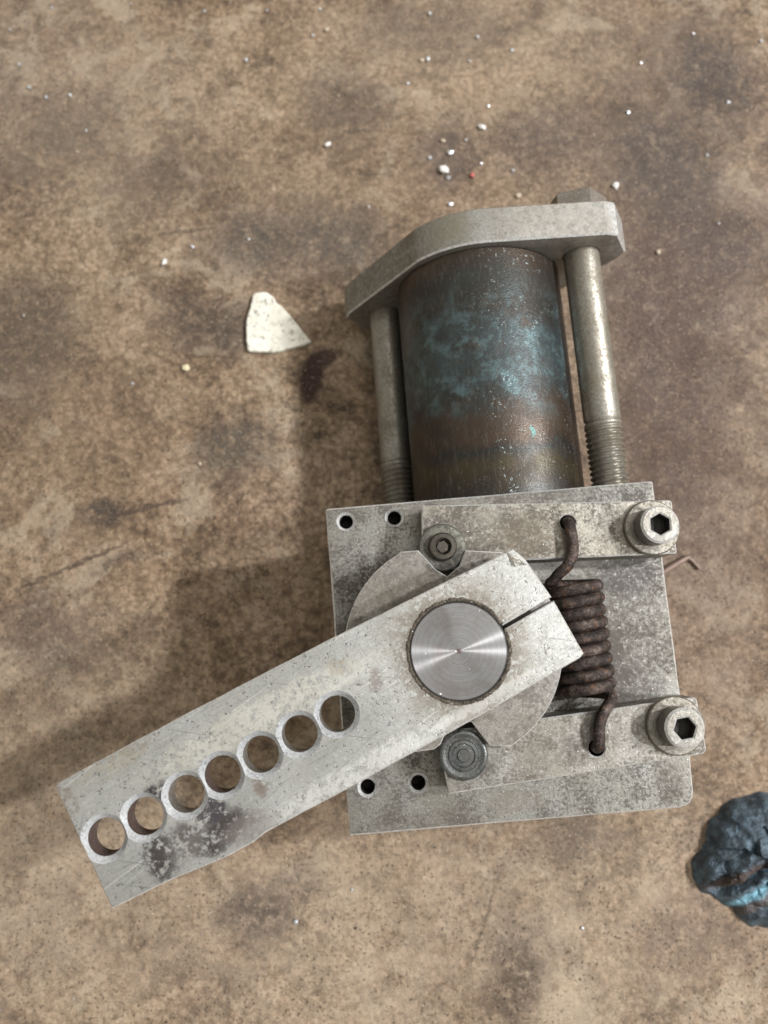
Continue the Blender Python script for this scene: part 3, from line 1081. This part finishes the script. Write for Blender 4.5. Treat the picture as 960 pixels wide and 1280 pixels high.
tag(lump, "dark blue lump of scrap metal with a shiny cyan fold at the right edge", "scrap")

# ================================================================== white shard
def shard_material():
    b = NB("white_shard")
    c = b.mix(b.step(b.noise(0.12, 4), 0.35, 0.65), (0.62, 0.60, 0.52), (0.74, 0.72, 0.64))
    c = b.mix(b.step(b.noise(0.42, 4, 0.8), 0.55, 0.62, 0, 0.85), c, (0.14, 0.125, 0.10))
    c = b.mix(b.step(b.noise(0.2, 3, 0.6), 0.60, 0.70, 0, 0.5), c, (0.36, 0.33, 0.26))
    b.bump(b.noise(1.2, 3), 0.3, 0.0003)
    return b.out(c, 0.7, 0.0)


sh = rounded([(-49.6, 128.6), (-44.6, 129.4), (-35.3, 119.4), (-27.2, 109.2), (-40.5, 104.9), (-51.2, 105.4), (-52.1, 117.0)],
             [1.4, 1.6, 1.5, 0.5, 3, 1.6, 3])
bm = prism(ragged(sh, 1.3, 0.28, 2), 0.05, 2.0, 0.3)
shard = finish("paint_shard", bm, shard_material())
tag(shard, "flat white triangular shard lying on the floor left of the dark tube", "shard")

# ================================================================== sliver under the upper right screw
b_ = NB("brown_sliver")
m_sliver = b_.out(b_.mix(b_.noise(0.5, 3), (0.13, 0.085, 0.065), (0.25, 0.175, 0.14)), 0.55, 0.2)
pth = [Vector((92.0, 18.3, 1.2)), Vector((100.0, 22.9, 1.3)), Vector((105.2, 26.0, 1.2)), Vector((108.8, 28.0, 1.1)),
       Vector((110.4, 26.9, 1.0)), Vector((113.0, 23.8, 0.9))]
sl = finish("bent_sliver", tube(pth, 1.0, 10, [1.0, 1.15, 1.1, 0.95, 0.6, 0.45]), m_sliver)
tag(sl, "thin bent brown sliver on the floor beside the upper right screw", "sliver")

# ================================================================== bright chips scattered on the floor
def chip_material(name, col, rough, metal):
    b = NB(name)
    c = b.mix(b.step(b.noise(0.8, 3), 0.4, 0.6), tuple(x * 0.75 for x in col), col)
    return b.out(c, rough, metal)


m_chip = chip_material("bright_chip", (0.62, 0.63, 0.65), 0.35, 0.35)
m_tan = chip_material('tan_grit', (0.52, 0.43, 0.33), 0.6, 0.0)
m_grey = chip_material('grey_chip', (0.55, 0.56, 0.58), 0.35, 0.6)
m_white = chip_material("white_crumb", (0.78, 0.77, 0.74), 0.5, 0.0)
m_yellow = chip_material("yellow_crumb", (0.74, 0.66, 0.44), 0.5, 0.0)
m_red = chip_material("red_crumb", (0.62, 0.16, 0.14), 0.5, 0.0)


def chip_mesh(seed, mat):
    rng = random.Random(seed)
    bm = bmesh.new()
    bmesh.ops.create_icosphere(bm, subdivisions=1, radius=0.5 * MM)
    sx, sy = rng.uniform(0.7, 1.3), rng.uniform(0.7, 1.2)
    for v in bm.verts:
        k = rng.uniform(0.7, 1.25)
        v.co = Vector((v.co.x * sx * k, v.co.y * sy * k, v.co.z * 0.75 * k))
    z0 = min(v.co.z for v in bm.verts)
    for v in bm.verts:
        v.co.z -= z0
    me = bpy.data.meshes.new("metal_chip")
    bmesh.ops.recalc_face_normals(bm, faces=bm.faces[:])
    bm.to_mesh(me)
    bm.free()
    me.materials.append(mat)
    return me


chip_me = [chip_mesh(s, (m_chip, m_chip, m_grey, m_chip, m_chip, m_tan, m_chip)[s]) for s in range(7)]
chips = [(-136.08, 254.14, .8), (-103.72, 256.01, .7), (-73.39, 252.64, .9), (-47.84, 252.64, .9), (-152.27, 243.7, 1.0), (-23.15, 243.33, 1.3),
         (-55.66, 229.72, 1.1), (-147.4, 227.89, .9), (-142.38, 217.39, 1.2), (-135.31, 213.08, 1.0), (-125.74, 213.79, 1.1), (-118.29, 198.14, 1.0),
         (-121.17, 189.02, .7), (-73.89, 148.44, 1.0), (-28.98, 241.11, .8), (-5.93, 165.26, .8), (-52.35, 151.78, .8), (-94.01, 93.25, .9),
         (18.66, 251.14, 1.3), (15.53, 229.35, 1.2), (17.8, 230.08, 1.2), (38.08, 240.37, 1.0), (34.62, 229.35, .9), (51.91, 234.48, 1.1),
         (9.65, 219.19, 1.0), (41.58, 208.78, 1.2), (23.47, 193.57, 1.2), (26.25, 188.33, 1.5), (18.0, 186.24, 1.1), (32.36, 193.92, .9),
         (25.15, 177.58, 1.2), (38.17, 183.8, .9), (50.7, 180.69, 1.3), (52.57, 169.69, 1.4), (25.92, 166.28, 1.2), (97.43, 206.29, 1.1),
         (125.73, 241.84, .9), (137.71, 210.93, 1.1), (127.37, 187.28, 1.1), (129.95, 158.16, .9), (105.6, 146.11, 1.2), (153.14, 238.52, .9),
         (103.81, 228.62, .8), (65.95, -95.52, .9), (-29.29, -93.55, 1.1), (-10.72, -83.59, .7), (-136.88, 120.24, .7), (-67.61, 62.56, .9),
         (-26.22, 253.39, .8)]
for i, (x, y, s) in enumerate(chips):
    o = bpy.data.objects.new("metal_chip", chip_me[i % 7])
    COL.objects.link(o)
    o.location = (x * MM, y * MM, -0.00012)
    o.rotation_euler = (0, 0, random.uniform(0, 6.28))
    o.scale = (s * 1.5, s * 1.5, s * 1.5)
    tag(o, "tiny bright metal chip lying on the brown floor", "metal chip", "metal chips scattered on the floor")

for (x, y, s, me, lab) in [
    (-22.18, 191.82, 2.3, chip_mesh(21, m_white), "largest lone white crumb on the floor above the white shard"),
    (38.82, 199.56, 2.2, chip_mesh(22, m_white), "elongated white crumb on the floor above the middle of the flange"),
    (23.62, 180.69, 2.8, chip_mesh(23, m_white), "big white crumb in the cluster of chips above the flange"),
    (90.67, 174.14, 1.9, chip_mesh(24, m_white), "white crumb on the floor right of the flange bolt head"),
    (-84.39, 141.8, 2.0, chip_mesh(25, m_white), "small white crumb on the floor upper left of the white shard"),
    (-74.21, 99.21, 2.3, chip_mesh(26, m_yellow), "pale yellowish crumb on the floor lower left of the white shard"),
    (34.6, 178.62, 1.5, chip_mesh(27, m_red), "tiny red crumb on the floor above the flange"),
]:
    o = bpy.data.objects.new("crumb", me)
    COL.objects.link(o)
    o.location = (x * MM, y * MM, 0)
    o.rotation_euler = (0, 0, random.uniform(0, 6.28))
    o.scale = (s * 1.25, s * 1.45, s * 1.1)
    tag(o, lab, "crumb")

# fine metal dust: far too many grains to count
bm = bmesh.new()
rng = random.Random(77)
tet = [Vector((1, 0, 0)), Vector((-0.5, 0.87, 0)), Vector((-0.5, -0.87, 0)), Vector((0, 0, 0.9))]
n_done = 0
while n_done < 420:
    x, y = rng.uniform(-160, 160), rng.uniform(-125, 260)
    if rng.random() > (0.18 + 0.82 * sstep(y, 90, 220)):
        continue
    s = rng.uniform(0.08, 0.34)
    a = rng.uniform(0, 6.28)
    vs = [bm.verts.new(((x + s * (p.x * math.cos(a) - p.y * math.sin(a))) * MM, (y + s * (p.x * math.sin(a) + p.y * math.cos(a))) * MM, s * p.z * MM))
          for p in tet]
    for f in ((0, 1, 3), (1, 2, 3), (2, 0, 3), (2, 1, 0)):
        bm.faces.new([vs[i] for i in f])
    n_done += 1
grit = bmesh.new()
for k in range(1500):
    x, y = rng.uniform(-165, 165), rng.uniform(-130, 262)
    s = rng.uniform(0.10, 0.34) * (1.7 if rng.random() < 0.08 else 1)
    a = rng.uniform(0, 6.28)
    e1, e2 = rng.uniform(0.6, 1.4), rng.uniform(0.6, 1.4)
    vs = [grit.verts.new(((x + s * (p.x * e1 * math.cos(a) - p.y * e2 * math.sin(a))) * MM, (y + s * (p.x * e1 * math.sin(a) + p.y * e2 * math.cos(a))) * MM, s * 0.8 * p.z * MM))
          for p in tet]
    mi = rng.choice((0, 0, 1, 1, 2))
    for f in ((0, 1, 3), (1, 2, 3), (2, 0, 3), (2, 1, 0)):
        grit.faces.new([vs[i] for i in f]).material_index = mi
m_g1 = chip_material("grit_tan", (0.42, 0.32, 0.22), 0.7, 0.0)
m_g2 = chip_material("grit_dark", (0.05, 0.04, 0.032), 0.6, 0.0)
m_g3 = chip_material("grit_pale", (0.55, 0.47, 0.37), 0.7, 0.0)
go = finish("floor_grit", grit, [m_g1, m_g2, m_g3], angle=10)
tag(go, "loose sand and grit strewn over the floor", "grit", kind="stuff")
dust = finish("metal_dust", bm, m_chip, angle=10)
tag(dust, "fine glittering metal dust sprinkled over the floor", "dust", kind="stuff")
